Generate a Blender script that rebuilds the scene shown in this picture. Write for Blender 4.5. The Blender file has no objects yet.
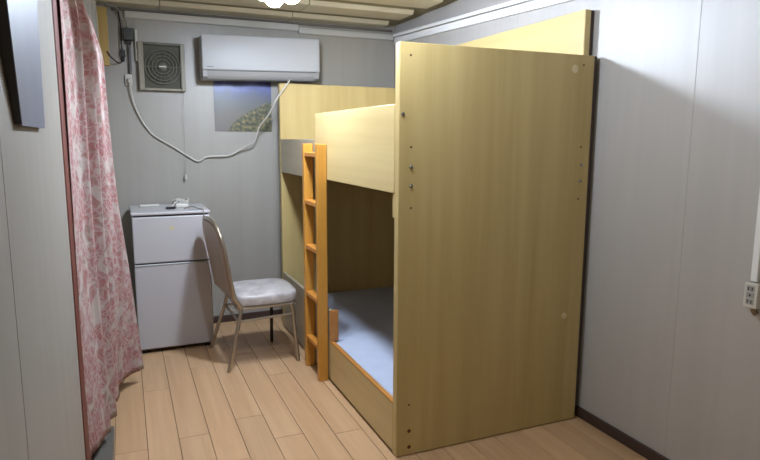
import bpy, bmesh, math, random
from mathutils import Vector, Matrix
random.seed(7)
scene = bpy.context.scene
COL = scene.collection

# ---------------------------------------------------------------- camera
FPX, YAW, PITCH, ROLL, CAMH = 597.0, 0.4043, 0.1509, 0.0047, 1.42
cam_d = bpy.data.cameras.new('camera')
cam_d.sensor_fit = 'HORIZONTAL'; cam_d.sensor_width = 36.0
cam_d.lens = FPX / 760.0 * 36.0
cam_d.clip_start = 0.02
cam = bpy.data.objects.new('camera', cam_d); COL.objects.link(cam)
fwd = Vector((math.sin(YAW)*math.cos(PITCH), math.cos(YAW)*math.cos(PITCH), -math.sin(PITCH)))
rgt = Vector((math.cos(YAW), -math.sin(YAW), 0)); up = rgt.cross(fwd)
r2 = rgt*math.cos(ROLL) + up*math.sin(ROLL); u2 = -rgt*math.sin(ROLL) + up*math.cos(ROLL)
m = Matrix((r2, u2, -fwd)).transposed().to_4x4(); m.translation = (0, 0, CAMH)
cam.matrix_world = m
scene.camera = cam

# ---------------------------------------------------------------- world, light, exposure
world = bpy.data.worlds.new('world'); scene.world = world; world.use_nodes = True
world.node_tree.nodes['Background'].inputs[0].default_value = (0.75, 0.85, 1.0, 1)
world.node_tree.nodes['Background'].inputs[1].default_value = 0.3
vs = scene.view_settings
vs.view_transform = 'Standard'; vs.look = 'None'; vs.gamma = 1.0; vs.use_curve_mapping = False
vs.exposure = 0.0
LAMP_EMIT = 665.0           # glowing bulbs of the pendants over the aisle
ld = bpy.data.lights.new('window_fill', 'AREA')   # fill light in an unseen window added beside the camera
ld.shape = 'RECTANGLE'; ld.size = 0.9; ld.size_y = 0.9; ld.energy = 12.0; ld.color = (1.0, 0.93, 0.72)
lo = bpy.data.objects.new('window_fill', ld); COL.objects.link(lo)
lo.location = (-0.19, 0.42, 1.42); lo.rotation_euler = (0, math.radians(-90), 0)

# ---------------------------------------------------------------- helpers
def srgb(r, g, b):
    f = lambda c: (c/255/12.92) if c/255 <= .04045 else ((c/255+.055)/1.055)**2.4
    return (f(r), f(g), f(b), 1)

class MB:
    """collects shapes in world coordinates"""
    def __init__(s): s.bm = bmesh.new(); s.uv = None
    def box(s, x0, x1, y0, y1, z0, z1, bev=0.0, seg=1):
        t = bmesh.new()
        bmesh.ops.create_cube(t, size=1)
        for v in t.verts:
            v.co = Vector(((x0+x1)/2+v.co.x*(x1-x0), (y0+y1)/2+v.co.y*(y1-y0), (z0+z1)/2+v.co.z*(z1-z0)))
        if bev > 0:
            bmesh.ops.bevel(t, geom=t.edges[:], offset=bev, segments=seg, profile=.5, affect='EDGES', clamp_overlap=True)
        s.join(t); return s
    def join(s, t):
        me = bpy.data.meshes.new('tmp'); t.to_mesh(me); t.free(); s.bm.from_mesh(me); bpy.data.meshes.remove(me)
    def tube(s, pts, r, n=8, smooth=0, caps=True):
        P = [Vector(p) for p in pts]
        if smooth and len(P) > 2:
            Q = []
            for i in range(len(P)-1):
                p0 = P[max(i-1, 0)]; p1 = P[i]; p2 = P[i+1]; p3 = P[min(i+2, len(P)-1)]
                for k in range(smooth):
                    t = k/smooth
                    Q.append(.5*((2*p1)+(-p0+p2)*t+(2*p0-5*p1+4*p2-p3)*t*t+(-p0+3*p1-3*p2+p3)*t**3))
            Q.append(P[-1]); P = Q
        rings = []; nrm = None
        for i, p in enumerate(P):
            d = (P[min(i+1, len(P)-1)]-P[max(i-1, 0)]).normalized()
            if nrm is None:
                nrm = d.orthogonal().normalized()
            nrm = (nrm-d*nrm.dot(d)).normalized(); b = d.cross(nrm)
            rings.append([s.bm.verts.new(p+r*(nrm*math.cos(2*math.pi*k/n)+b*math.sin(2*math.pi*k/n))) for k in range(n)])
        for a, b in zip(rings, rings[1:]):
            for k in range(n):
                s.bm.faces.new((a[k], a[(k+1) % n], b[(k+1) % n], b[k]))
        if caps:
            s.bm.faces.new(rings[0][::-1]); s.bm.faces.new(rings[-1])
        return s
    def lathe(s, c, axis, prof, n=20):
        """prof: (radius, height) along axis from centre c"""
        a = Vector(axis).normalized(); u = a.orthogonal().normalized(); w = a.cross(u); c = Vector(c)
        rings = []
        for rr, h in prof:
            if rr < 1e-6: rings.append([s.bm.verts.new(c+a*h)])
            else: rings.append([s.bm.verts.new(c+a*h+rr*(u*math.cos(2*math.pi*k/n)+w*math.sin(2*math.pi*k/n))) for k in range(n)])
        for A, B in zip(rings, rings[1:]):
            for k in range(n):
                if len(A) == 1 and len(B) == 1: continue
                if len(A) == 1: s.bm.faces.new((A[0], B[(k+1) % n], B[k]))
                elif len(B) == 1: s.bm.faces.new((A[k], A[(k+1) % n], B[0]))
                else: s.bm.faces.new((A[k], A[(k+1) % n], B[(k+1) % n], B[k]))
        if len(rings[0]) > 1: s.bm.faces.new(rings[0][::-1])
        if len(rings[-1]) > 1: s.bm.faces.new(rings[-1])
        return s
    def prism(s, pts, off):
        """closed polygon pts extruded by vector off"""
        A = [s.bm.verts.new(Vector(p)) for p in pts]; B = [s.bm.verts.new(Vector(p)+Vector(off)) for p in pts]
        n = len(A); s.bm.faces.new(A[::-1]); s.bm.faces.new(B)
        for k in range(n): s.bm.faces.new((A[k], A[(k+1) % n], B[(k+1) % n], B[k]))
        return s
    def grid(s, fn, nu, nv, uvs=(1, 1)):
        V = [[s.bm.verts.new(Vector(fn(i/nu, j/nv))) for j in range(nv+1)] for i in range(nu+1)]
        L = s.bm.loops.layers.uv.verify()
        for i in range(nu):
            for j in range(nv):
                f = s.bm.faces.new((V[i][j], V[i+1][j], V[i+1][j+1], V[i][j+1]))
                for lp, (a, b) in zip(f.loops, ((i, j), (i+1, j), (i+1, j+1), (i, j+1))):
                    lp[L].uv = (a/nu*uvs[0], b/nv*uvs[1])
        return s

def origin_of(o):
    v = Vector((0, 0, 0))
    while o: v += o.location; o = o.parent
    return v

def obj(name, mb, mat, parent=None, smooth=False, base=None):
    bm = mb.bm if isinstance(mb, MB) else mb
    bmesh.ops.recalc_face_normals(bm, faces=bm.faces[:])
    xs = [v.co for v in bm.verts]
    if parent is None:
        if base is None:
            base = Vector(((min(c.x for c in xs)+max(c.x for c in xs))/2, (min(c.y for c in xs)+max(c.y for c in xs))/2, min(c.z for c in xs)))
        base = Vector(base)
        sh = base
    else:
        c = Vector([sum((min(q[k] for q in xs), max(q[k] for q in xs)))/2 for k in range(3)])
        sh = c; base = c - origin_of(parent)
    for v in bm.verts: v.co -= sh
    me = bpy.data.meshes.new(name); bm.to_mesh(me); bm.free()
    if smooth:
        for p in me.polygons: p.use_smooth = True
        me.set_sharp_from_angle(angle=math.radians(40))
    me.materials.append(mat)
    o = bpy.data.objects.new(name, me); COL.objects.link(o)
    o.location = base
    if parent: o.parent = parent
    return o

def thing(name, label, cat, loc=(0, 0, 0), group=None):
    o = bpy.data.objects.new(name, None); COL.objects.link(o); o.location = loc
    o.empty_display_size = .1
    return tag(o, label, cat, group)

def tag(o, label, cat, group=None):
    o['label'] = label; o['category'] = cat
    if group: o['group'] = group
    return o

def struct(o): o['kind'] = 'structure'; return o

# ---------------------------------------------------------------- materials
def newmat(name):
    mt = bpy.data.materials.new(name); mt.use_nodes = True
    return mt, mt.node_tree, mt.node_tree.nodes['Principled BSDF']

def plain(name, rgb, rough=.5, metal=0, spec=.5, noise=0, nscale=8, bump=0):
    mt, nt, b = newmat(name)
    b.inputs['Base Color'].default_value = srgb(*rgb); b.inputs['Roughness'].default_value = rough
    b.inputs['Metallic'].default_value = metal; b.inputs['Specular IOR Level'].default_value = spec
    if noise or bump:
        tc = nt.nodes.new('ShaderNodeTexCoord'); nz = nt.nodes.new('ShaderNodeTexNoise')
        nz.inputs['Scale'].default_value = nscale; nz.inputs['Detail'].default_value = 5
        nt.links.new(tc.outputs['Object'], nz.inputs['Vector'])
        if noise:
            rp = nt.nodes.new('ShaderNodeValToRGB')
            d = 1-noise; u = 1+noise
            c = srgb(*rgb)
            rp.color_ramp.elements[0].position = .3; rp.color_ramp.elements[1].position = .7
            rp.color_ramp.elements[0].color = (c[0]*d, c[1]*d, c[2]*d, 1)
            rp.color_ramp.elements[1].color = (min(1, c[0]*u), min(1, c[1]*u), min(1, c[2]*u), 1)
            nt.links.new(nz.outputs[0], rp.inputs[0]); nt.links.new(rp.outputs[0], b.inputs['Base Color'])
        if bump:
            bp = nt.nodes.new('ShaderNodeBump'); bp.inputs['Strength'].default_value = bump; bp.inputs['Distance'].default_value = .01
            nt.links.new(nz.outputs[0], bp.inputs['Height']); nt.links.new(bp.outputs[0], b.inputs['Normal'])
    return mt

def wood(name, light, dark, axis='z', rough=.42, rnd=0.0, fine=1.0, spec=.4):
    """streaked laminate; grain runs along axis"""
    mt, nt, b = newmat(name); N = nt.nodes.new; K = nt.links.new
    tc = N('ShaderNodeTexCoord'); mp = N('ShaderNodeMapping')
    sc = {'x': (.6, 14, 14), 'y': (14, .6, 14), 'z': (14, 14, .6)}[axis]
    mp.inputs['Scale'].default_value = [q*fine for q in sc]
    oi = N('ShaderNodeObjectInfo')
    K(tc.outputs['Object'], mp.inputs['Vector'])
    if rnd:
        ad = N('ShaderNodeVectorMath'); ad.operation = 'MULTIPLY_ADD'
        K(oi.outputs['Random'], ad.inputs[0]); ad.inputs[1].default_value = (37, 53, 71); K(mp.outputs[0], ad.inputs[2])
        vec = ad.outputs[0]
    else: vec = mp.outputs[0]
    n1 = N('ShaderNodeTexNoise'); n1.inputs['Scale'].default_value = 1.0; n1.inputs['Detail'].default_value = 6; n1.inputs['Roughness'].default_value = .62
    n1.inputs['Distortion'].default_value = .35
    K(vec, n1.inputs['Vector'])
    rp = N('ShaderNodeValToRGB'); e = rp.color_ramp.elements
    e[0].position = .32; e[1].position = .68; e[0].color = srgb(*dark); e[1].color = srgb(*light)
    K(n1.outputs[0], rp.inputs[0])
    out = rp.outputs[0]
    if rnd:
        hs = N('ShaderNodeHueSaturation'); mr = N('ShaderNodeMapRange')
        mr.inputs[3].default_value = 1-rnd; mr.inputs[4].default_value = 1+rnd
        K(oi.outputs['Random'], mr.inputs[0]); K(mr.outputs[0], hs.inputs['Value']); K(out, hs.inputs['Color']); out = hs.outputs[0]
    K(out, b.inputs['Base Color'])
    b.inputs['Roughness'].default_value = rough; b.inputs['Specular IOR Level'].default_value = spec
    bp = N('ShaderNodeBump'); bp.inputs['Strength'].default_value = .05; bp.inputs['Distance'].default_value = .002
    K(n1.outputs[0], bp.inputs['Height']); K(bp.outputs[0], b.inputs['Normal'])
    return mt

def curtain_mat():
    mt, nt, b = newmat('floral_cotton'); N = nt.nodes.new; K = nt.links.new
    tc = N('ShaderNodeTexCoord')
    nz = N('ShaderNodeTexNoise'); nz.inputs['Scale'].default_value = 9; nz.inputs['Detail'].default_value = 2
    K(tc.outputs['UV'], nz.inputs['Vector'])
    mx = N('ShaderNodeVectorMath'); mx.operation = 'MULTIPLY_ADD'; K(nz.outputs['Color'], mx.inputs[0]); mx.inputs[1].default_value = (.16, .16, .16); K(tc.outputs['UV'], mx.inputs[2])
    def ramp(src, stops):
        r = N('ShaderNodeValToRGB'); e = r.color_ramp.elements
        e[0].position = stops[0][0]; e[0].color = (stops[0][1],)*3+(1,)
        e[1].position = stops[-1][0]; e[1].color = (stops[-1][1],)*3+(1,)
        for p, c in stops[1:-1]:
            q = e.new(p); q.color = (c, c, c, 1)
        K(src, r.inputs[0]); return r.outputs[0]
    n2 = N('ShaderNodeTexNoise'); n2.inputs['Scale'].default_value = 11; n2.inputs['Detail'].default_value = 3; n2.inputs['Roughness'].default_value = .6; K(mx.outputs[0], n2.inputs['Vector'])
    v2 = N('ShaderNodeTexVoronoi'); v2.feature = 'DISTANCE_TO_EDGE'; v2.inputs['Scale'].default_value = 30; K(mx.outputs[0], v2.inputs['Vector'])
    v3 = N('ShaderNodeTexVoronoi'); v3.inputs['Scale'].default_value = 15; v3.inputs['Randomness'].default_value = 1; K(mx.outputs[0], v3.inputs['Vector'])
    flower = ramp(n2.outputs[0], [(.40, 0), (.50, .8), (.62, 1), (.75, .6)])
    vein = ramp(v2.outputs['Distance'], [(0, .2), (.06, .5), (.16, 1)])
    leaf = ramp(v3.outputs['Distance'], [(0, 1), (.22, .8), (.36, 0)])
    def mix(f, a, c, mode='MIX'):
        q = N('ShaderNodeMix'); q.data_type = 'RGBA'; q.blend_type = mode
        if hasattr(f, 'links') or not isinstance(f, float): K(f, q.inputs[0])
        else: q.inputs[0].default_value = f
        for i, s_ in ((6, a), (7, c)):
            if isinstance(s_, tuple): q.inputs[i].default_value = s_
            else: K(s_, q.inputs[i])
        return q.outputs[2]
    mu = N('ShaderNodeMath'); mu.operation = 'MULTIPLY'; K(flower, mu.inputs[0]); K(vein, mu.inputs[1])
    c1 = mix(leaf, srgb(188, 175, 169), srgb(150, 140, 128))
    c2 = mix(mu.outputs[0], c1, srgb(166, 112, 112))
    K(c2, b.inputs['Base Color']); b.inputs['Roughness'].default_value = .9; b.inputs['Specular IOR Level'].default_value = .1
    # thin cloth lets some light through
    tr = N('ShaderNodeBsdfTranslucent'); K(c2, tr.inputs[0]); ms = N('ShaderNodeMixShader'); ms.inputs[0].default_value = .2
    out = nt.nodes['Material Output']; K(b.outputs[0], ms.inputs[1]); K(tr.outputs[0], ms.inputs[2]); K(ms.outputs[0], out.inputs[0])
    return mt

def poster_mat():
    """printed landscape: violet-blue sky, grey slope, green and ochre mound at lower right"""
    mt, nt, b = newmat('printed_landscape'); N = nt.nodes.new; K = nt.links.new
    tc = N('ShaderNodeTexCoord'); sp = N('ShaderNodeSeparateXYZ'); K(tc.outputs['UV'], sp.inputs[0])
    u, v = sp.outputs[0], sp.outputs[1]
    def math_(op, a, c):
        q = N('ShaderNodeMath'); q.operation = op
        for i, s_ in ((0, a), (1, c)):
            if isinstance(s_, (int, float)): q.inputs[i].default_value = s_
            else: K(s_, q.inputs[i])
        return q.outputs[0]
    nz = N('ShaderNodeTexNoise'); nz.inputs['Scale'].default_value = 3.5; nz.inputs['Detail'].default_value = 5; K(tc.outputs['UV'], nz.inputs['Vector'])
    nf = N('ShaderNodeTexNoise'); nf.inputs['Scale'].default_value = 17; nf.inputs['Detail'].default_value = 4; K(tc.outputs['UV'], nf.inputs['Vector'])
    vv = math_('ADD', v, math_('MULTIPLY', math_('SUBTRACT', nz.outputs[0], .5), .35))
    rp = N('ShaderNodeValToRGB'); e = rp.color_ramp.elements
    e[0].position = 0; e[0].color = srgb(112, 106, 104); e[1].position = 1; e[1].color = srgb(44, 46, 96)
    for p_, c_ in ((.3, (108, 103, 98)), (.55, (96, 98, 100)), (.75, (84, 90, 116)), (.86, (92, 100, 156)), (.95, (64, 68, 122))):
        q = e.new(p_); q.color = srgb(*c_)
    K(vv, rp.inputs[0])
    r2_ = N('ShaderNodeValToRGB'); e = r2_.color_ramp.elements
    e[0].position = .3; e[0].color = srgb(48, 52, 44); e[1].position = .72; e[1].color = srgb(150, 130, 92)
    q = e.new(.5); q.color = srgb(86, 88, 66)
    K(nf.outputs[0], r2_.inputs[0])
    # mound outline: height(u) = .55*sqrt(clamp(u-.28))
    h = math_('MULTIPLY', math_('POWER', math_('MAXIMUM', math_('SUBTRACT', u, .24), 0), .55), .70)
    h = math_('ADD', h, math_('MULTIPLY', math_('SUBTRACT', nf.outputs[0], .5), .12))
    msk = math_('GREATER_THAN', h, v)
    mx = N('ShaderNodeMix'); mx.data_type = 'RGBA'; K(msk, mx.inputs[0]); K(rp.outputs[0], mx.inputs[6]); K(r2_.outputs[0], mx.inputs[7])
    K(mx.outputs[2], b.inputs['Base Color']); b.inputs['Roughness'].default_value = .35
    return mt

M = {}
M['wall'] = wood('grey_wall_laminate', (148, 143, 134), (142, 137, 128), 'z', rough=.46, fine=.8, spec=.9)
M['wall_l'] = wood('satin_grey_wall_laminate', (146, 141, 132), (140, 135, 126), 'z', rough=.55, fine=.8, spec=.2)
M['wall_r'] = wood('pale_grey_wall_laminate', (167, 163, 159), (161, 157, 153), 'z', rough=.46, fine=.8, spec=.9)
M['duct'] = plain('grey_plastic_duct', (176, 173, 166), .5)
M['sill'] = plain('grey_sill', (92, 87, 80), .6)
M['wall_core'] = plain('wall_core', (120, 112, 102), .8)
M['seam'] = plain('seam_dark', (96, 90, 82), .8)
M['white_trim'] = plain('white_plastic_trim', (218, 218, 218), .4)
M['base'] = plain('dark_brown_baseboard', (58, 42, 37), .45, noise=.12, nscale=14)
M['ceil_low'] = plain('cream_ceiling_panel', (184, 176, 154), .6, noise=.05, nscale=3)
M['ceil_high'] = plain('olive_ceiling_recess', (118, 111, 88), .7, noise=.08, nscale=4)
M['plank'] = wood('oak_floor_plank', (194, 158, 120), (176, 140, 103), 'y', rough=.36, rnd=.07, fine=1.2, spec=.45)
M['plank_gap'] = plain('floor_joint', (70, 48, 30), .9)
M['birch'] = wood('birch_laminate_upright', (184, 163, 112), (169, 147, 96), 'z', rough=.4, fine=.8)
M['birch_y'] = wood('birch_laminate_long', (192, 172, 122), (180, 158, 108), 'y', rough=.42, fine=.8)
M['rail_grey'] = wood('greige_laminate', (160, 148, 126), (152, 140, 118), 'y', rough=.45, fine=.8)
M['edge'] = wood('orange_edge_band', (182, 126, 62), (168, 112, 50), 'y', rough=.4)
M['ladder'] = wood('orange_pine', (196, 142, 62), (178, 124, 48), 'z', rough=.38)
M['ladder_y'] = wood('orange_pine_rung', (200, 138, 64), (182, 118, 46), 'y', rough=.38)
M['screw'] = plain('steel_screw', (170, 168, 165), .25, 1)
M['hole'] = plain('rust_brown_hole', (88, 42, 26), .7)
M['cap'] = plain('pale_plastic_cap', (196, 182, 142), .35)
M['sheet'] = plain('pale_blue_mattress', (165, 173, 192), .85, noise=.04, nscale=12, bump=.15)
M['fridge'] = plain('grey_white_enamel', (175, 171, 172), .32, noise=.015, nscale=3)
M['gap'] = plain('dark_rubber_gap', (34, 32, 34), .7)
M['gold'] = plain('gold_mark', (192, 178, 132), .4)
M['chrome'] = plain('champagne_metal', (176, 164, 146), .28, .85)
M['dark_metal'] = plain('dark_metal', (52, 47, 44), .4, .6)
M['vinyl'] = plain('white_mottled_vinyl', (172, 166, 164), .3, noise=.26, nscale=17, bump=.25)
M['back_vinyl'] = plain('grey_beige_vinyl', (164, 147, 128), .42, noise=.05, nscale=9)
M['ac'] = plain('white_gloss_plastic', (172, 172, 173), .42, spec=.25)
M['ac_low'] = plain('light_grey_plastic', (146, 144, 142), .4)
M['ac_dark'] = plain('dark_grey_slot', (84, 82, 82), .6)
M['fan_frame'] = plain('aged_ivory_plastic', (132, 126, 110), .5)
M['fan_in'] = plain('dusty_grey_plastic', (92, 90, 79), .6, noise=.1, nscale=14)
M['fan_dark'] = plain('dusty_dark_plastic', (82, 80, 69), .8)
M['black'] = plain('black_plastic', (34, 33, 34), .4)
M['slate'] = plain('dark_teal_grey_plastic', (52, 56, 54), .5)
M['ivory'] = plain('ivory_plastic', (190, 187, 178), .35)
M['cable'] = plain('white_cable', (188, 183, 174), .45)
M['cable_grey'] = plain('grey_cable', (128, 122, 114), .5)
M['post'] = wood('yellow_pine_post', (176, 148, 90), (158, 128, 70), 'z', rough=.5)
M['red_wood'] = wood('red_brown_jamb', (104, 50, 37), (86, 38, 28), 'z', rough=.55)
M['blue_sheet'] = plain('blue_grey_gloss_print', (88, 91, 108), .45, noise=.07, nscale=9)
M['brown'] = plain('matte_brown', (96, 74, 50), .8)
M['curtain'] = curtain_mat()
M['poster'] = poster_mat()
def glow(name, col, st):
    mt, nt, b = newmat(name); b.inputs['Emission Color'].default_value = col; b.inputs['Emission Strength'].default_value = st
    b.inputs['Base Color'].default_value = (.9, .9, .9, 1); return mt
M['bulb'] = glow('lit_bulb', (0.84, 0.96, 1.14, 1), LAMP_EMIT)
mt, nt, b = newmat('clear_plastic_film'); b.inputs['Base Color'].default_value = srgb(205, 200, 192); b.inputs['Roughness'].default_value = .25
b.inputs['Alpha'].default_value = .42; M['film'] = mt
mt, nt, b = newmat('window_glass'); b.inputs['Base Color'].default_value = (.9, .95, 1, 1); b.inputs['Roughness'].default_value = .05
b.inputs['Alpha'].default_value = .2; M['glass'] = mt

# ---------------------------------------------------------------- room shell
W, D, XL, XL2, Y0, ZC = 2.108, 4.63, -0.20, -0.30, -1.8, 2.31

fl = struct(obj('floor', MB().box(XL2-.1, W+.1, Y0-.1, D+.1, -.06, -.004), M['plank_gap']))
sp, off = 0.1405, 0.0311
fixed = {1: 2.83, 3: 2.93}       # joints the photograph shows
i0 = math.floor((XL2-off)/sp); i1 = math.ceil((W-off)/sp)
for i in range(i0, i1):
    xa_ = max(off+i*sp, XL2)+.0012; xb_ = min(off+(i+1)*sp, W)-.0012
    if xb_-xa_ < .01: continue
    j = fixed.get(i, 2.2+random.random()*.9) - 1.2*4
    ys = [Y0]
    while j < D:
        if j > Y0+.1: ys.append(j)
        j += 1.2
    ys.append(D)
    for a, c in zip(ys, ys[1:]):
        obj('plank', MB().box(xa_, xb_, a+.001, c-.001, -.012, 0, .0012), M['plank'], fl)

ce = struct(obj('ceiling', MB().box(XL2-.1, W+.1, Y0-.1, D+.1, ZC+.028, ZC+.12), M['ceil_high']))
y = 4.48
while y > Y0-.3:
    ya, yb = max(y, Y0), min(y+.225, D)
    for xa_, xb_ in ((XL2, .28), (.286, 1.20), (1.206, W-.13)):
        # a shallow tray with sloped sides
        if yb > ya+.03:
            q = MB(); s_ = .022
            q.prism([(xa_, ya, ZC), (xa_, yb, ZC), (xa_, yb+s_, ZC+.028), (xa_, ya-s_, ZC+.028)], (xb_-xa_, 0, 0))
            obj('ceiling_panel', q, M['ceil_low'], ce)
    y -= .44

def wall(name, core, panels, seams=(), mat='wall'):
    w = struct(obj(name, core, M['wall_core']))
    for p in panels: obj('wall_panel', p, M[mat], w)
    for p in seams: obj('joint_strip', p, M['wall'], w)
    return w
T = .012
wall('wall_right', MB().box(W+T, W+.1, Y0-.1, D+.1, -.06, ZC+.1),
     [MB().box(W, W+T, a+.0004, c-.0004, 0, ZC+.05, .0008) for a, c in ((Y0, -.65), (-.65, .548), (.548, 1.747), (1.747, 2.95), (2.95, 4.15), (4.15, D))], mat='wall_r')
wall('wall_back', MB().box(XL2-.1, W+.1, D+T, D+.1, -.06, ZC+.1),
     [MB().box(a+.001, c-.001, D, D+T, 0, ZC+.05, .0015) for a, c in ((XL2, 1.10), (1.10, W))],
     [MB().box(1.076, 1.122, D-.004, D+.003, 0, ZC-.03, .0015)])
WY0, WY1, WZ0, WZ1 = -.05, .89, .95, 1.89       # opening for the unseen window added beside the camera
wall('wall_left', MB().box(XL-.1, XL-T, Y0-.1, WY0, -.06, ZC+.1).box(XL-.1, XL-T, WY1, 2.45, -.06, ZC+.1)
     .box(XL-.1, XL-T, WY0, WY1, -.06, WZ0).box(XL-.1, XL-T, WY0, WY1, WZ1, ZC+.1),
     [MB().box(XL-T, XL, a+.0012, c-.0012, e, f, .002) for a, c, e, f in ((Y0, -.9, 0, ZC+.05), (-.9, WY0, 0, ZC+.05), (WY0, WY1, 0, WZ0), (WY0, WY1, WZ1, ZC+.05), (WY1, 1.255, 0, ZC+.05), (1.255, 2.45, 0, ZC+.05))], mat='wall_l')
wall('wall_left_recess', MB().box(XL2-.1, XL2-T, 2.45, D+.1, -.06, ZC+.1),
     [MB().box(XL2-T, XL2, a+.001, c-.001, 0, ZC+.05, .0015) for a, c in ((2.45, 3.4), (3.4, D))])
struct(obj('wall_near', MB().box(XL-.1, W+.1, Y0-.1, Y0, -.06, ZC+.1), M['wall']))
fx0, fx1 = XL-.075, XL-.035
w1 = struct(obj('fill_window', MB().box(fx0, fx1, WY0, WY1, WZ0, WZ0+.05).box(fx0, fx1, WY0, WY1, WZ1-.05, WZ1).box(fx0, fx1, WY0, WY0+.05, WZ0+.05, WZ1-.05)
     .box(fx0, fx1, WY1-.05, WY1, WZ0+.05, WZ1-.05).box(fx0, fx1, .40, .44, WZ0+.05, WZ1-.05), M['white_trim']))  # unseen window, added to house the fill light
for a, c in ((WY0+.05, .40), (.44, WY1-.05)): obj('pane', MB().box(XL-.058, XL-.052, a, c, WZ0+.05, WZ1-.05), M['glass'], w1)
# door jamb behind the curtain's near edge, sill below it
struct(obj('trim_1', MB().box(XL-.06, XL+.004, 2.452, 2.80, 0, ZC, .003), M['red_wood']))
struct(obj('trim_2', MB().box(XL2+.002, -.113, 2.81, 3.02, 0, .035, .004).box(XL+.006, -.113, 2.3, 2.81, 0, .035, .004), M['sill']))
struct(obj('baseboard_right', MB().box(W-.014, W, Y0, D-.015, 0, .055, .003), M['base']))
struct(obj('baseboard_back', MB().box(XL2, W-.015, D-.014, D, 0, .055, .003), M['base']))
# cable ducts along the top of the walls
t3 = struct(obj('trim_3', MB().box(.06, 1.285, D-.028, D, 2.235, 2.282, .004), M['duct']))
obj('duct_lid', MB().box(1.287, W-.03, D-.03, D, 2.218, 2.262, .004), M['duct'], t3)
obj('duct_step', MB().box(-.02, W-.03, D-.014, D, 2.284, 2.303, .002), M['seam'], t3)
def duct(z0a, z0b, h, dx, ya, yb):
    q = MB()
    q.prism([(W-dx, ya, z0a), (W, ya, z0a), (W, ya, z0a+h), (W-dx, ya, z0a+h)], (0, 0, 0.0001))
    q.bm.free(); q.bm = bmesh.new()
    A = [(W-dx, ya, z0a), (W, ya, z0a), (W, ya, z0a+h), (W-dx, ya, z0a+h)]; B = [(x, yb, z+z0b-z0a) for x, _, z in A]
    va = [q.bm.verts.new(v) for v in A]; vb = [q.bm.verts.new(v) for v in B]
    q.bm.faces.new(va); q.bm.faces.new(vb[::-1])
    for k in range(4): q.bm.faces.new((va[k], va[(k+1) % 4], vb[(k+1) % 4], vb[k]))
    return q
t4 = struct(obj('trim_4', duct(2.088, 2.192, .045, .022, 2.0, D-.03), M['white_trim']))
obj('duct_lid', duct(2.139, 2.243, .022, .034, 2.0, D-.03), M['white_trim'], t4)

# ---------------------------------------------------------------- bunk bed
XA, XB, YF, YH, HT = 1.055, 2.068, 2.27, 4.35, 1.8126
bed = thing('bunk_bed', 'pale birch wooden bunk bed with tall solid end panels against the right wall', 'bunk bed', ((XA+XB)/2, (YF+YH)/2, 0))
fp = obj('foot_panel', MB().box(XA, XB, YF, YF+.042, .004, HT, .003), M['birch'], bed)
obj('head_panel', MB().box(XA, XB, YH-.042, YH, .004, HT, .003), M['birch'], bed)
obj('guard_board', MB().box(XA-.002, XA+.02, YF+.043, 3.449, 1.192, 1.566, .002), M['birch_y'], bed)
obj('side_rail', MB().box(XA+.001, XA+.022, 3.45, YH-.043, 1.18, 1.418, .002), M['rail_grey'], bed)
lr = obj('lower_rail', MB().box(XA, XA+.022, YF+.043, 3.198, .016, .243, .002), M['birch_y'], bed)
obj('edge_band', MB().box(XA-.001, XA+.024, YF+.043, 3.198, .2432, .252, .002), M['edge'], lr)
hb = obj('lower_side_board', MB().box(XA+.001, XA+.022, 3.20, YH-.043, .016, .432, .002), M['rail_grey'], bed)
obj('edge_band', MB().box(XA-.001, XA+.048, 3.186, 3.1995, .2525, .437, .002), M['edge'], hb)
obj('back_board', MB().box(XB-.03, XB-.006, YF+.043, YH-.043, .016, 1.19, .002), M['birch_y'], bed)
obj('upper_back_board', MB().box(2.050, 2.086, YF+.06, YH-.045, 1.195, 2.034, .003), M['birch_y'], bed)
obj('upper_base', MB().box(XA+.024, 2.049, YF+.043, YH-.043, 1.20, 1.235, .002), M['birch_y'], bed)
obj('lower_base', MB().box(XA+.024, XB-.032, YF+.043, YH-.043, .10, .13, .002), M['birch_y'], bed)
def disc(x, z, r, mat, name, h=.004):
    obj(name, MB().lathe((x, YF, z), (0, -1, 0), [(r, -.001), (r, h*.5), (r*.7, h), (0, h)], 12), mat, fp, True)
for x, z in ((1.072, 1.523), (1.112, 1.305), (1.113, 1.225), (2.019, 1.302), (2.018, 1.225)): disc(x, z, .0085, M['screw'], 'screw', .006)
for x, z in ((1.105, 1.761), (1.111, 1.388), (1.114, 1.131), (1.116, .244), (2.004, 1.767), (2.013, 1.388), (2.012, 1.139)): disc(x, z, .005, M['hole'], 'screw_hole', .0012)
for x, z in ((1.118, .119), (1.119, .042)): disc(x, z, .009, M['hole'], 'screw_hole', .0012)
for x, z in ((1.953, 1.747),): 
    obj('cover_ring', MB().lathe((x, YF, z), (0, -1, 0), [(.019, 0), (.019, .002), (.010, .003), (0, .003)], 20), M['cap'], fp, True)
obj('dark_gap_strip', MB().box(XB+.001, 2.087, YF+.006, YF+.059, .06, HT, .002), M['base'], bed)
obj('dark_gap_strip', MB().box(2.0865, 2.103, YF+.061, YF+.1, HT+.01, 2.032, .002), M['base'], bed)  # dark colour stands in for the shadow in the gap behind the board
obj('corner_block', MB().box(XA+.004, XA+.03, YF+.0425, YF+.07, 1.085, 1.19, .002), M['birch'], bed)
disc(1.965, .559, .016, M['cap'], 'cover_cap', .003)
mat_ = obj('mattress', MB().box(XA+.026, XB-.036, YF+.046, YH-.046, .131, .245, .022, 3), M['sheet'], None, True)
tag(mat_, 'pale blue-white mattress on the lower bunk', 'mattress')

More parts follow.
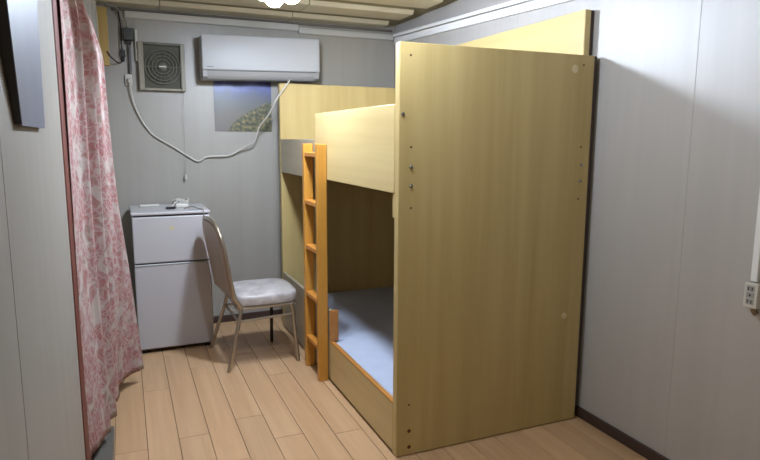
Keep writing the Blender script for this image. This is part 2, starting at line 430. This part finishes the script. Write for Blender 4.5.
# ladder
la = thing('bunk_ladder', 'orange pine ladder leaning upright on the bunk side', 'ladder', (1.02, 3.38, 0))
for ya, yb in ((3.222, 3.258), (3.487, 3.525)):
    obj('stringer', MB().box(.993, 1.051, ya, yb, .001, 1.392, .003), M['ladder'], la)
for z in (1.33, 1.045, .772, .478, .196):
    obj('rung', MB().box(.996, 1.049, 3.2585, 3.4865, z-.012, z+.012, .002), M['ladder_y'], la)

# ---------------------------------------------------------------- refrigerator
fr = thing('refrigerator', 'small grey-white two-door refrigerator with cords on top', 'refrigerator', (.272, 4.33, 0))
FX0, FX1, FY = .027, .510, 4.096
obj('body', MB().box(FX0+.004, FX1-.004, FY+.05, 4.575, .02, .922, .006), M['fridge'], fr)
obj('gasket', MB().box(FX0+.01, FX1-.01, FY+.01, FY+.055, .03, .926), M['gap'], fr)
obj('top_lid', MB().box(FX0-.004, FX1+.006, FY-.004, 4.585, .927, .946, .006, 2), M['fridge'], fr)
ud = obj('freezer_door', MB().box(FX0, FX1, FY, FY+.045, .612, .916, .008, 2), M['fridge'], fr)
obj('emblem', MB().box(.252, .284, FY-.0012, FY, .834, .842).box(.258, .278, FY-.0012, FY, .842, .85).box(.262, .274, FY-.0012, FY, .826, .834), M['gold'], ud)
ldr = obj('lower_door', MB().box(FX0, FX1, FY, FY+.045, .03, .600, .008, 2), M['fridge'], fr)
obj('grip_edge', MB().box(FX0+.002, FX1-.002, FY-.005, FY+.02, .594, .604, .003), M['ac'], ldr)
for x in (FX0+.04, FX1-.04):
    obj('foot', MB().lathe((x, FY+.05, 0), (0, 0, 1), [(.018, 0), (.018, .02)], 12), M['gap'], fr)
# things on the fridge
ph = obj('remote_control', MB().box(.085, .215, 4.43, 4.475, .9465, .962, .005, 2), M['ivory'])
tag(ph, 'slim white remote control lying on the fridge top', 'remote')
ad = thing('power_adapter', 'white power adapter with coiled cord and black plug on the fridge top', 'adapter', (.34, 4.4, .9465))
obj('adapter_body', MB().box(.315, .40, 4.30, 4.36, .9465, .972, .006, 2), M['ivory'], ad)
obj('plug', MB().box(.245, .305, 4.235, 4.26, .9465, .962, .004).box(.302, .312, 4.238, 4.257, .950, .958), M['black'], ad)
coil = [(.36, 4.36, .955)]
for k in range(22):
    a = k*.75; coil.append((.355+(.035+.03*random.random())*math.cos(a), 4.45+(.02+.025*random.random())*math.sin(a), .952+.0016*k+.012*random.random()*(k % 3)))
coil += [(.33, 4.38, .99), (.30, 4.30, .97), (.28, 4.262, .955)]
obj('cord', MB().tube(coil, .0058, 6, 3), M['cable'], ad, True)
gc = obj('grey_cord', MB().tube([(.36, 4.22, .951), (.41, 4.20, .963), (.45, 4.16, .952), (.468, 4.11, .951), (.472, 4.084, .93), (.474, 4.082, .86), (.47, 4.086, .79)], .0042, 6, 5), M['cable_grey'], None, True)
tag(gc, 'grey cord drooping over the front edge of the fridge', 'cord')

# ---------------------------------------------------------------- chair
ch = thing('banquet_chair', 'metal framed stacking chair with white mottled seat facing the bunk', 'chair', (.74, 3.82, 0))
YN, YFR = 3.605, 4.035
def chair_leg(pts, mat): obj('leg', MB().tube(pts, .0115, 10, 4), mat, ch, True)
chair_leg([(.62, YN+.005, .39), (.60, YN-.005, .30), (.565, YN-.02, .16), (.523, YN-.035, .0)], M['chrome'])
chair_leg([(.60, YFR-.005, .39), (.58, YFR+.005, .30), (.53, YFR+.015, .15), (.485, YFR+.03, .0)], M['chrome'])
chair_leg([(.935, YN+.01, .385), (.945, YN+.008, .33), (.958, YN, .16), (.972, YN-.005, .0)], M['chrome'])
chair_leg([(.905, YFR-.01, .385), (.90, YFR-.008, .30), (.897, YFR-.005, .16), (.896, YFR, .0)], M['dark_metal'])
obj('stretcher', MB().tube([(.598, YN-.006, .305), (.95, YN+.004, .318)], .008, 8), M['chrome'], ch, True)
obj('stretcher', MB().tube([(.585, YFR+.003, .30), (.90, YFR-.008, .312)], .008, 8), M['chrome'], ch, True)
obj('stretcher', MB().tube([(.598, YN-.006, .305), (.585, YFR+.003, .30)], .008, 8), M['chrome'], ch, True)
obj('seat_frame', MB().tube([(.60, YN+.012, .382), (.945, YN+.012, .382), (.965, YN+.04, .382), (.965, YFR-.04, .382), (.945, YFR-.012, .382), (.60, YFR-.012, .382), (.60, YN+.012, .382)], .011, 8), M['chrome'], ch, True)
# padded seat: rounded plan, domed top
def seat_pad():
    q = MB(); cx, cy, a, bb = .788, 3.82, .205, .222
    prof = [(0.0, .392), (.93, .392), (.985, .398), (1.0, .415), (1.0, .438), (.985, .452), (.95, .460), (.80, .469), (.45, .476), (0, .478)]
    n = 40; rings = []
    for s_, z in prof:
        if s_ == 0: rings.append([q.bm.verts.new((cx, cy, z))]); continue
        R = []
        for k in range(n):
            t = 2*math.pi*k/n; c, sn = math.cos(t), math.sin(t); e = .42
            R.append(q.bm.verts.new((cx+s_*a*math.copysign(abs(c)**e, c), cy+s_*bb*math.copysign(abs(sn)**e, sn)*(1-.04*c), z)))
        rings.append(R)
    for A, B in zip(rings, rings[1:]):
        for k in range(n):
            if len(A) == 1: q.bm.faces.new((A[0], B[k], B[(k+1) % n]))
            elif len(B) == 1: q.bm.faces.new((A[k], A[(k+1) % n], B[0]))
            else: q.bm.faces.new((A[k], A[(k+1) % n], B[(k+1) % n], B[k]))
    return q
seat = obj('seat', seat_pad(), M['vinyl'], ch, True)
# backrest: oval crown, leaning back; plane coordinates (t across, s up)
def bk(t, s, d=0):
    # s from 0 (seat) to 1 (crown), lean in x; d = offset along the facing normal
    x = .556-.087*s; z = .40+.525*s
    return (x+d-.022*t+.008*t*t, 3.82+t*.218, z+.18*d)
def outline(n=36, inset=0.0):
    P = []
    for k in range(n+1):
        a = math.pi*k/n
        c, sn = math.cos(a), math.sin(a)
        t = math.copysign(abs(c)**.55, c)*(1-inset); s = .64+(.36-inset*.45)*abs(sn)**.8
        P.append((t, s))
    return [(1-inset, .10+inset*.2)]+P+[(-(1-inset), .10+inset*.2)]
def back_pad():
    q = MB(); O = outline(36, .035)
    n = len(O); layers = []
    for d, k in ((-.012, .90), (-.016, .97), (0, 1.0), (.016, .97), (.022, .85), (.025, .4)):
        layers.append([q.bm.verts.new(bk(t*k, .48+(s-.48)*k, d)) for t, s in O])
    for A, B in zip(layers, layers[1:]):
        for k in range(n): q.bm.faces.new((A[k], A[(k+1) % n], B[(k+1) % n], B[k]))
    q.bm.faces.new(layers[0][::-1]); q.bm.faces.new(layers[-1])
    return q
bp_ = obj('backrest', back_pad(), M['back_vinyl'], ch, True)
O = outline(36, .0)
rim = [(.60, YFR-.005, .388)]+[bk(t, s) for t, s in O]+[(.618, YN+.004, .388)]
obj('back_frame', MB().tube(rim, .012, 8), M['chrome'], ch, True)
obj('back_rail', MB().tube([bk(1, .12), bk(0, .10), bk(-1, .12)], .009, 8, 4), M['chrome'], ch, True)

# ---------------------------------------------------------------- air conditioner
ac = thing('air_conditioner', 'white wall-mounted split air conditioner above the landscape poster', 'air conditioner', (.97, D, 1.845))
AX0, AX1, TILT = .545, 1.392, .019
def acz(q):
    for v in q.bm.verts: v.co.z += (v.co.x-AX0)/(AX1-AX0)*TILT
    return q
def prof(pts, x0, x1): return acz(MB().prism([(x0, yy, zz) for yy, zz in pts], (x1-x0, 0, 0)))
yf = D-.2
obj('body', prof([(D, 2.132), (yf+.03, 2.132), (yf+.012, 2.126), (yf+.012, 1.90), (yf+.03, 1.85), (yf+.08, 1.836), (D, 1.836)], AX0, AX1), M['ac'], ac)
q = acz(MB().box(AX0-.004, AX1+.004, yf-.006, yf+.03, 1.895, 2.136, .010, 3))
obj('front_panel', q, M['ac'], ac, True)
q = prof([(yf-.001, 1.889), (yf+.004, 1.862), (yf+.02, 1.838), (yf+.032, 1.832), (yf+.036, 1.842), (yf+.014, 1.889)], AX0+.035, AX1-.03)
obj('louver', q, M['ac_low'], ac, True)
obj('vent_slot', acz(MB().box(AX0+.03, AX1-.026, yf+.0, yf+.02, 1.8895, 1.8945)), M['ac_dark'], ac)
q = prof([(yf+.006, 1.893), (yf+.012, 1.85), (yf+.06, 1.83), (yf+.06, 1.893)], AX0, AX0+.034)
obj('end_cheek', q, M['ac_low'], ac)
q = prof([(yf+.006, 1.893), (yf+.012, 1.85), (yf+.06, 1.83), (yf+.06, 1.893)], AX1-.029, AX1)
obj('end_cheek', q, M['ac_low'], ac)
q = MB()
for k in range(6): q.box(AX0+.03+k*.0075, AX0+.0355+k*.0075, yf-.0072, yf-.006, 1.912, 1.918)
obj('nameplate', acz(q), M['ac_dark'], ac)

# ---------------------------------------------------------------- poster under the air conditioner
q = MB(); PX0, PX1, PZ0, PZ1 = .64, 1.066, 1.473, 1.848
q.grid(lambda u, v: (PX0+(PX1-PX0)*u, D-.004-.004*math.sin(v*3.1)*u, PZ0+(PZ1-PZ0)*v), 8, 8)
po = obj('landscape_poster', q, M['poster'])
sm = po.modifiers.new('thickness', 'SOLIDIFY'); sm.thickness = .0012
tag(po, 'landscape poster with blue sky and autumn hillside on the back wall', 'poster')

# ---------------------------------------------------------------- exhaust fan
fn = thing('exhaust_fan', 'dusty square exhaust fan with round grille high on the back wall', 'exhaust fan', (.29, D, 1.75))
x0, x1, z0, z1 = .132, .442, 1.752, 2.082
obj('backplate', MB().box(x0+.02, x1-.02, D-.02, D, z0+.02, z1-.02), M['fan_dark'], fn)
obj('frame_side', MB().box(x0, x0+.036, D-.05, D, z0, z1, .004), M['fan_frame'], fn)
obj('frame_side', MB().box(x1-.030, x1, D-.05, D, z0, z1, .004), M['fan_frame'], fn)
obj('frame_rail', MB().box(x0+.036, x1-.03, D-.045, D, z1-.018, z1, .003), M['fan_in'], fn)
obj('frame_rail', MB().box(x0+.036, x1-.03, D-.045, D, z0, z0+.018, .003), M['fan_frame'], fn)
cx, cz = (x0+x1)/2+.003, (z0+z1)/2
for r in (.118, .095, .072, .049):
    obj('grille_ring', MB().tube([(cx+r*math.cos(a*math.pi/14), D-.040, cz+r*math.sin(a*math.pi/14)) for a in range(29)], .0036, 6), M['fan_in'], fn, True)
for k in range(8):
    a = k*math.pi/8+.2
    if k != 0: obj('grille_spoke', MB().tube([(cx+.12*math.cos(a), D-.038, cz+.12*math.sin(a)), (cx-.12*math.cos(a), D-.038, cz-.12*math.sin(a))], .002, 5), M['fan_in'], fn)
obj('hub_cap', MB().lathe((cx, D-.038, cz), (0, -1, 0), [(.03, 0), (.03, .008), (.02, .014), (0, .015)], 18), M['fan_in'], fn, True)
obj('hub_bar', MB().box(cx-.024, cx+.024, D-.056, D-.053, cz-.003, cz+.004), M['ivory'], fn)
obj('cross_bar', MB().box(x0+.036, x1-.03, D-.046, D-.036, cz-.004, cz+.003), M['fan_in'], fn)
for k in range(5):
    a = k*2*math.pi/5
    c, s_ = math.cos(a), math.sin(a)
    obj('blade', MB().prism([(cx+.02*c, D-.024, cz+.02*s_), (cx+.105*c-.02*s_, D-.028, cz+.105*s_+.02*c), (cx+.108*c+.03*s_, D-.022, cz+.108*s_-.03*c)], (0, .003, 0)), M['fan_dark'], fn)
pc = thing('pull_cord', 'thin hanging pull cord with white knob below the exhaust fan', 'pull cord', (.415, D-.02, 1.12))
obj('cord', MB().tube([(.425, D-.038, 1.752), (.418, D-.038, 1.45), (.414, D-.038, 1.155)], .0016, 5), M['cable_grey'], pc)
obj('knob', MB().lathe((.414, D-.038, 1.12), (0, 0, 1), [(.006, 0), (.009, .01), (.008, .03), (.004, .038)], 10), M['ivory'], pc, True)

# ---------------------------------------------------------------- wiring in the upper back corner
ws = obj('wooden_post', MB().box(-.112, -.048, 4.50, 4.56, 1.90, 2.275, .003), M['post'])
tag(ws, 'short yellow pine board high in the corner beside the curtain', 'board')
jb = thing('adapter_box', 'dark plug-in adapter box high on the wall left of the exhaust fan', 'adapter', (.075, D, 2.08))
obj('case', MB().box(.045, .112, D-.06, D, 2.085, 2.165, .005, 2), M['slate'], jb)
obj('prong_block', MB().box(.06, .095, D-.035, D, 2.06, 2.085, .003), M['black'], jb)
bs = obj('cable_clip', MB().box(.022, .052, D-.035, D, 1.972, 2.02, .004).box(.028, .046, D-.03, D, 1.945, 1.972, .003), M['black'])
tag(bs, 'small black plug hanging beside the grey pipe', 'plug')
pp = obj('conduit_pipe', MB().tube([(.078, D-.018, 2.085), (.078, D-.018, 1.862)], .010, 10), M['ac_dark'], None, True)
tag(pp, 'short vertical grey conduit pipe above the white wall socket', 'pipe')
st = obj('white_batten', MB().box(.118, .136, D-.03, D, 1.95, 2.16, .003), M['ivory'])
tag(st, 'slim pale vertical batten between adapter box and exhaust fan', 'batten')
so = thing('wall_socket', 'white wall socket where the long white cable starts', 'socket', (.07, D, 1.775))
obj('plate', MB().box(.042, .088, D-.022, D, 1.782, 1.858, .004, 2), M['ivory'], so)
obj('plug', MB().box(.058, .086, D-.05, D-.022, 1.795, 1.83, .005), M['cable'], so)
for k, pts in enumerate(([(-.06, 4.48, 2.285), (.0, 4.53, 2.295), (.06, 4.585, 2.22), (.075, 4.59, 2.165)],
                         [(-.06, 4.49, 1.99), (-.038, 4.492, 1.955), (-.01, 4.55, 1.935), (.018, 4.59, 1.93), (.036, 4.595, 1.946)],
                         [(.02, 4.61, 2.30), (.033, 4.605, 2.17), (.03, 4.60, 2.06), (.036, 4.60, 2.02)])):
    wr = obj('wire', MB().tube(pts, .0045, 6, 5), M['cable_grey'] if k == 0 else M['black'], None, True)
    tag(wr, ['grey wire looping from the pine board top to the dark adapter box', 'black wire running from the pine board foot to the small black plug', 'black wire dropping from the wall duct to the small black plug'][k], 'wire')

# long white cable sagging along the back wall
wc = obj('white_cable', MB().tube([(.072, 4.585, 1.80), (.085, 4.60, 1.684), (.125, 4.61, 1.565), (.186, 4.612, 1.464), (.245, 4.612, 1.415), (.33, 4.612, 1.364), (.43, 4.612, 1.297), (.508, 4.612, 1.254),
                                 (.57, 4.612, 1.283), (.65, 4.60, 1.291), (.742, 4.60, 1.297), (.82, 4.58, 1.345), (.905, 4.54, 1.39), (.925, 4.51, 1.44), (.94, 4.47, 1.51), (.99, 4.38, 1.595), (1.03, 4.29, 1.70), (1.09, 4.285, 1.785), (1.125, 4.30, 1.83), (1.15, 4.42, 1.852)], .0058, 8, 5), M['cable'], None, True)
tag(wc, 'long white cable sagging from the wall socket up to the air conditioner', 'cable')

# ---------------------------------------------------------------- right wall socket and duct
dt = obj('wall_duct', MB().box(W-.016, W, 1.408, 1.433, .912, 2.05, .002), M['white_trim'])
tag(dt, 'white vertical cable duct on the right wall above the outlet', 'duct')
rs = thing('wall_outlet', 'white double wall outlet at the foot of the cable duct', 'outlet', (W, 1.422, .81))
pl = obj('plate', MB().box(W-.026, W, 1.394, 1.446, .814, .908, .004, 2), M['ivory'], rs)
for z in (.886, .862, .838):
    f = obj('socket_insert', MB().box(W-.028, W-.0262, 1.405, 1.435, z-.0105, z+.0105, .001), M['ac_low'], pl)
q = MB()
for z in (.886, .838):
    for yy in (1.413, 1.427): q.box(W-.029, W-.0278, yy-.0018, yy+.0018, z-.006, z+.006)
q.lathe((W-.0278, 1.420, .862), (-1, 0, 0), [(.004, 0), (.004, .0012)], 10)
obj('socket_slots', q, M['black'], pl)
bo = obj('brown_stub', MB().tube([(W-.012, 1.412, .811), (W-.014, 1.406, .80), (W-.012, 1.40, .793)], .010, 8, 3), M['brown'], None, True)  # small brown piece just below the outlet plate
tag(bo, 'small brown stub under the wall outlet', 'cable')

# ---------------------------------------------------------------- left wall: hanging board
wb = thing('wall_board', 'blue-grey glossy board hanging on the left wall', 'board', (XL, 1.75, 1.45))
def slab(x_back_t, x_front_t, x_back_b, x_front_b, y0t, y1t, y0b, y1b, zb, zt):
    q = MB()
    A = [(x_back_b, y0b, zb), (x_front_b, y0b, zb), (x_front_b, y1b, zb), (x_back_b, y1b, zb)]
    B = [(x_back_t, y0t, zt), (x_front_t, y0t, zt), (x_front_t, y1t, zt), (x_back_t, y1t, zt)]
    va = [q.bm.verts.new(v) for v in A]; vb = [q.bm.verts.new(v) for v in B]
    q.bm.faces.new(va[::-1]); q.bm.faces.new(vb)
    for k in range(4): q.bm.faces.new((va[k], va[(k+1) % 4], vb[(k+1) % 4], vb[k]))
    return q
obj('backing', slab(XL+.001, XL+.033, XL+.001, XL+.013, 1.172, 1.67, 1.422, 1.825, 1.447, 1.80), M['black'], wb)
obj('front_sheet', slab(XL+.0332, XL+.035, XL+.0132, XL+.015, 1.17, 1.66, 1.42, 1.817, 1.444, 1.802), M['blue_sheet'], wb)

# ---------------------------------------------------------------- curtain
RT = [(2.24, -.232, 2.86), (2.0, -.154, 3.0), (1.92, -.112, 3.1), (1.785, -.067, 3.2), (1.53, -.058, 3.3), (1.10, -.037, 3.4), (.70, .0, 3.5), (.085, .044, 3.615)]
LT = [(2.24, -.181, 2.60), (1.9, -.181, 2.60), (1.0, -.191, 2.60), (.5, -.196, 2.61), (.085, -.198, 2.63)]
def interp(T_, z):
    T2 = sorted(T_)
    if z <= T2[0][0]: return T2[0][1:]
    for a, c in zip(T2, T2[1:]):
        if z <= c[0]:
            t = (z-a[0])/(c[0]-a[0]); return tuple(a[k]+(c[k]-a[k])*t for k in (1, 2))
    return T2[-1][1:]
G = [(0, 0), (.14, .22), (.42, .37), (.80, .46), (.92, .72), (1, 1)]
def gfun(u):
    for a, c in zip(G, G[1:]):
        if u <= c[0]: return a[1]+(c[1]-a[1])*(u-a[0])/(c[0]-a[0])
    return 1
def cur(u, v):
    z = 2.24-v*(2.24-.085)
    Lx, Ly = interp(LT, z); Rx, Ry = interp(RT, z)
    s_ = min(1, max(0, (1.0-z)/.9)); s_ = s_*s_*(3-2*s_)
    g = u*(1-s_)+gfun(u)*s_
    amp = (.030*(1-v)+.012)*min(1, u*4)**2*min(1, (1-u)*5)
    ph_ = 2*math.pi*(5.2*u)+.9*math.sin(2.2*v+1)+.6*v
    fold = amp*(math.sin(ph_)+.35*math.sin(2.3*ph_+2*v))
    return (Lx+(Rx-Lx)*g+fold-.004*(1-v), Ly+(Ry-Ly)*u+.012*math.cos(ph_)*(u*(1-u)*4), z+.006*math.sin(9*u+1)*v)
cu = obj('floral_curtain', MB().grid(cur, 110, 60, (1.5, 2.2)), M['curtain'], None, True)
sm = cu.modifiers.new('thickness', 'SOLIDIFY'); sm.thickness = .0016
tag(cu, 'pink and white floral cotton curtain hanging along the left wall', 'curtain')
# clear film hanging behind the curtain top
def film(u, v):
    # hangs from the duct line, lower towards its far side
    z = 2.27-(.10+.33*u**1.5)*v
    return (-.235+.125*u+.02*v*u+.008*math.sin(7*u+4*v), 3.70+.45*u+.03*v+.02*math.sin(5*u), z)
fm = obj('plastic_film', MB().grid(film, 20, 16), M['film'], None, True)
tag(fm, 'grey translucent plastic film hanging behind the top of the floral curtain', 'plastic sheet')

# ---------------------------------------------------------------- pendant lamps in a row over the aisle
def pendant(cx, cy, rb, tilt, low, rim, label, group):
    pdn = thing('pendant_lamp', label, 'lamp', (cx, cy, ZC), group)
    zb = 2.083; zr = zb+rim
    obj('ceiling_rose', MB().lathe((cx, cy, ZC+.028), (0, 0, -1), [(.05, 0), (.05, .015), (.02, .03), (0, .03)], 20), M['ivory'], pdn, True)
    obj('stem', MB().tube([(cx, cy, ZC+.02), (cx, cy, zr+.118)], .007, 8), M['ivory'], pdn, True)
    # shallow white shade above the bulbs, tilted to block light towards its low side
    q = MB().lathe((cx, cy, zr), (0, 0, 1), [(0, .112), (.100, .112), (.150, .0), (.154, .0), (.104, .116), (0, .116)], 40)
    c0 = Vector((cx, cy, zr)); rot = Matrix.Rotation(math.radians(tilt), 3, Vector((-low[1], low[0], 0)))   # low = the side that hangs lower
    for v in q.bm.verts: v.co = c0+rot @ (v.co-c0)
    obj('lamp_shade', q, M['ivory'], pdn, True)
    for x, yy in ((cx-.030, cy+.055), (cx+.030, cy-.055)):
        z0 = zb+2*rb-.004
        obj('lamp_holder', MB().lathe((x, yy, z0), (0, 0, 1), [(.018, 0), (.018, .012), (.012, zr+.108-z0)], 14), M['ivory'], pdn, True)
        P = [(rb*math.sin(math.pi*k/12), -rb*math.cos(math.pi*k/12)) for k in range(13)]
        P[0] = (0, P[0][1]); P[-1] = (0, P[-1][1])
        obj('bulb', MB().lathe((x, yy, zb+rb), (0, 0, 1), P, 24), M['bulb'], pdn, True)
pendant(.78, 3.08, .050, 8.5, (-.43, .9), .064, 'shaded pendant lamp with two glowing white bulbs nearest the air conditioner', 'pendant lamps over the aisle')
pendant(.78, 2.04, .030, 30, (-1, 0), .030, 'shaded pendant lamp with two small glowing bulbs beside the bunk foot panel', 'pendant lamps over the aisle')  # out of view; steep shade tilt keeps its light off the left wall
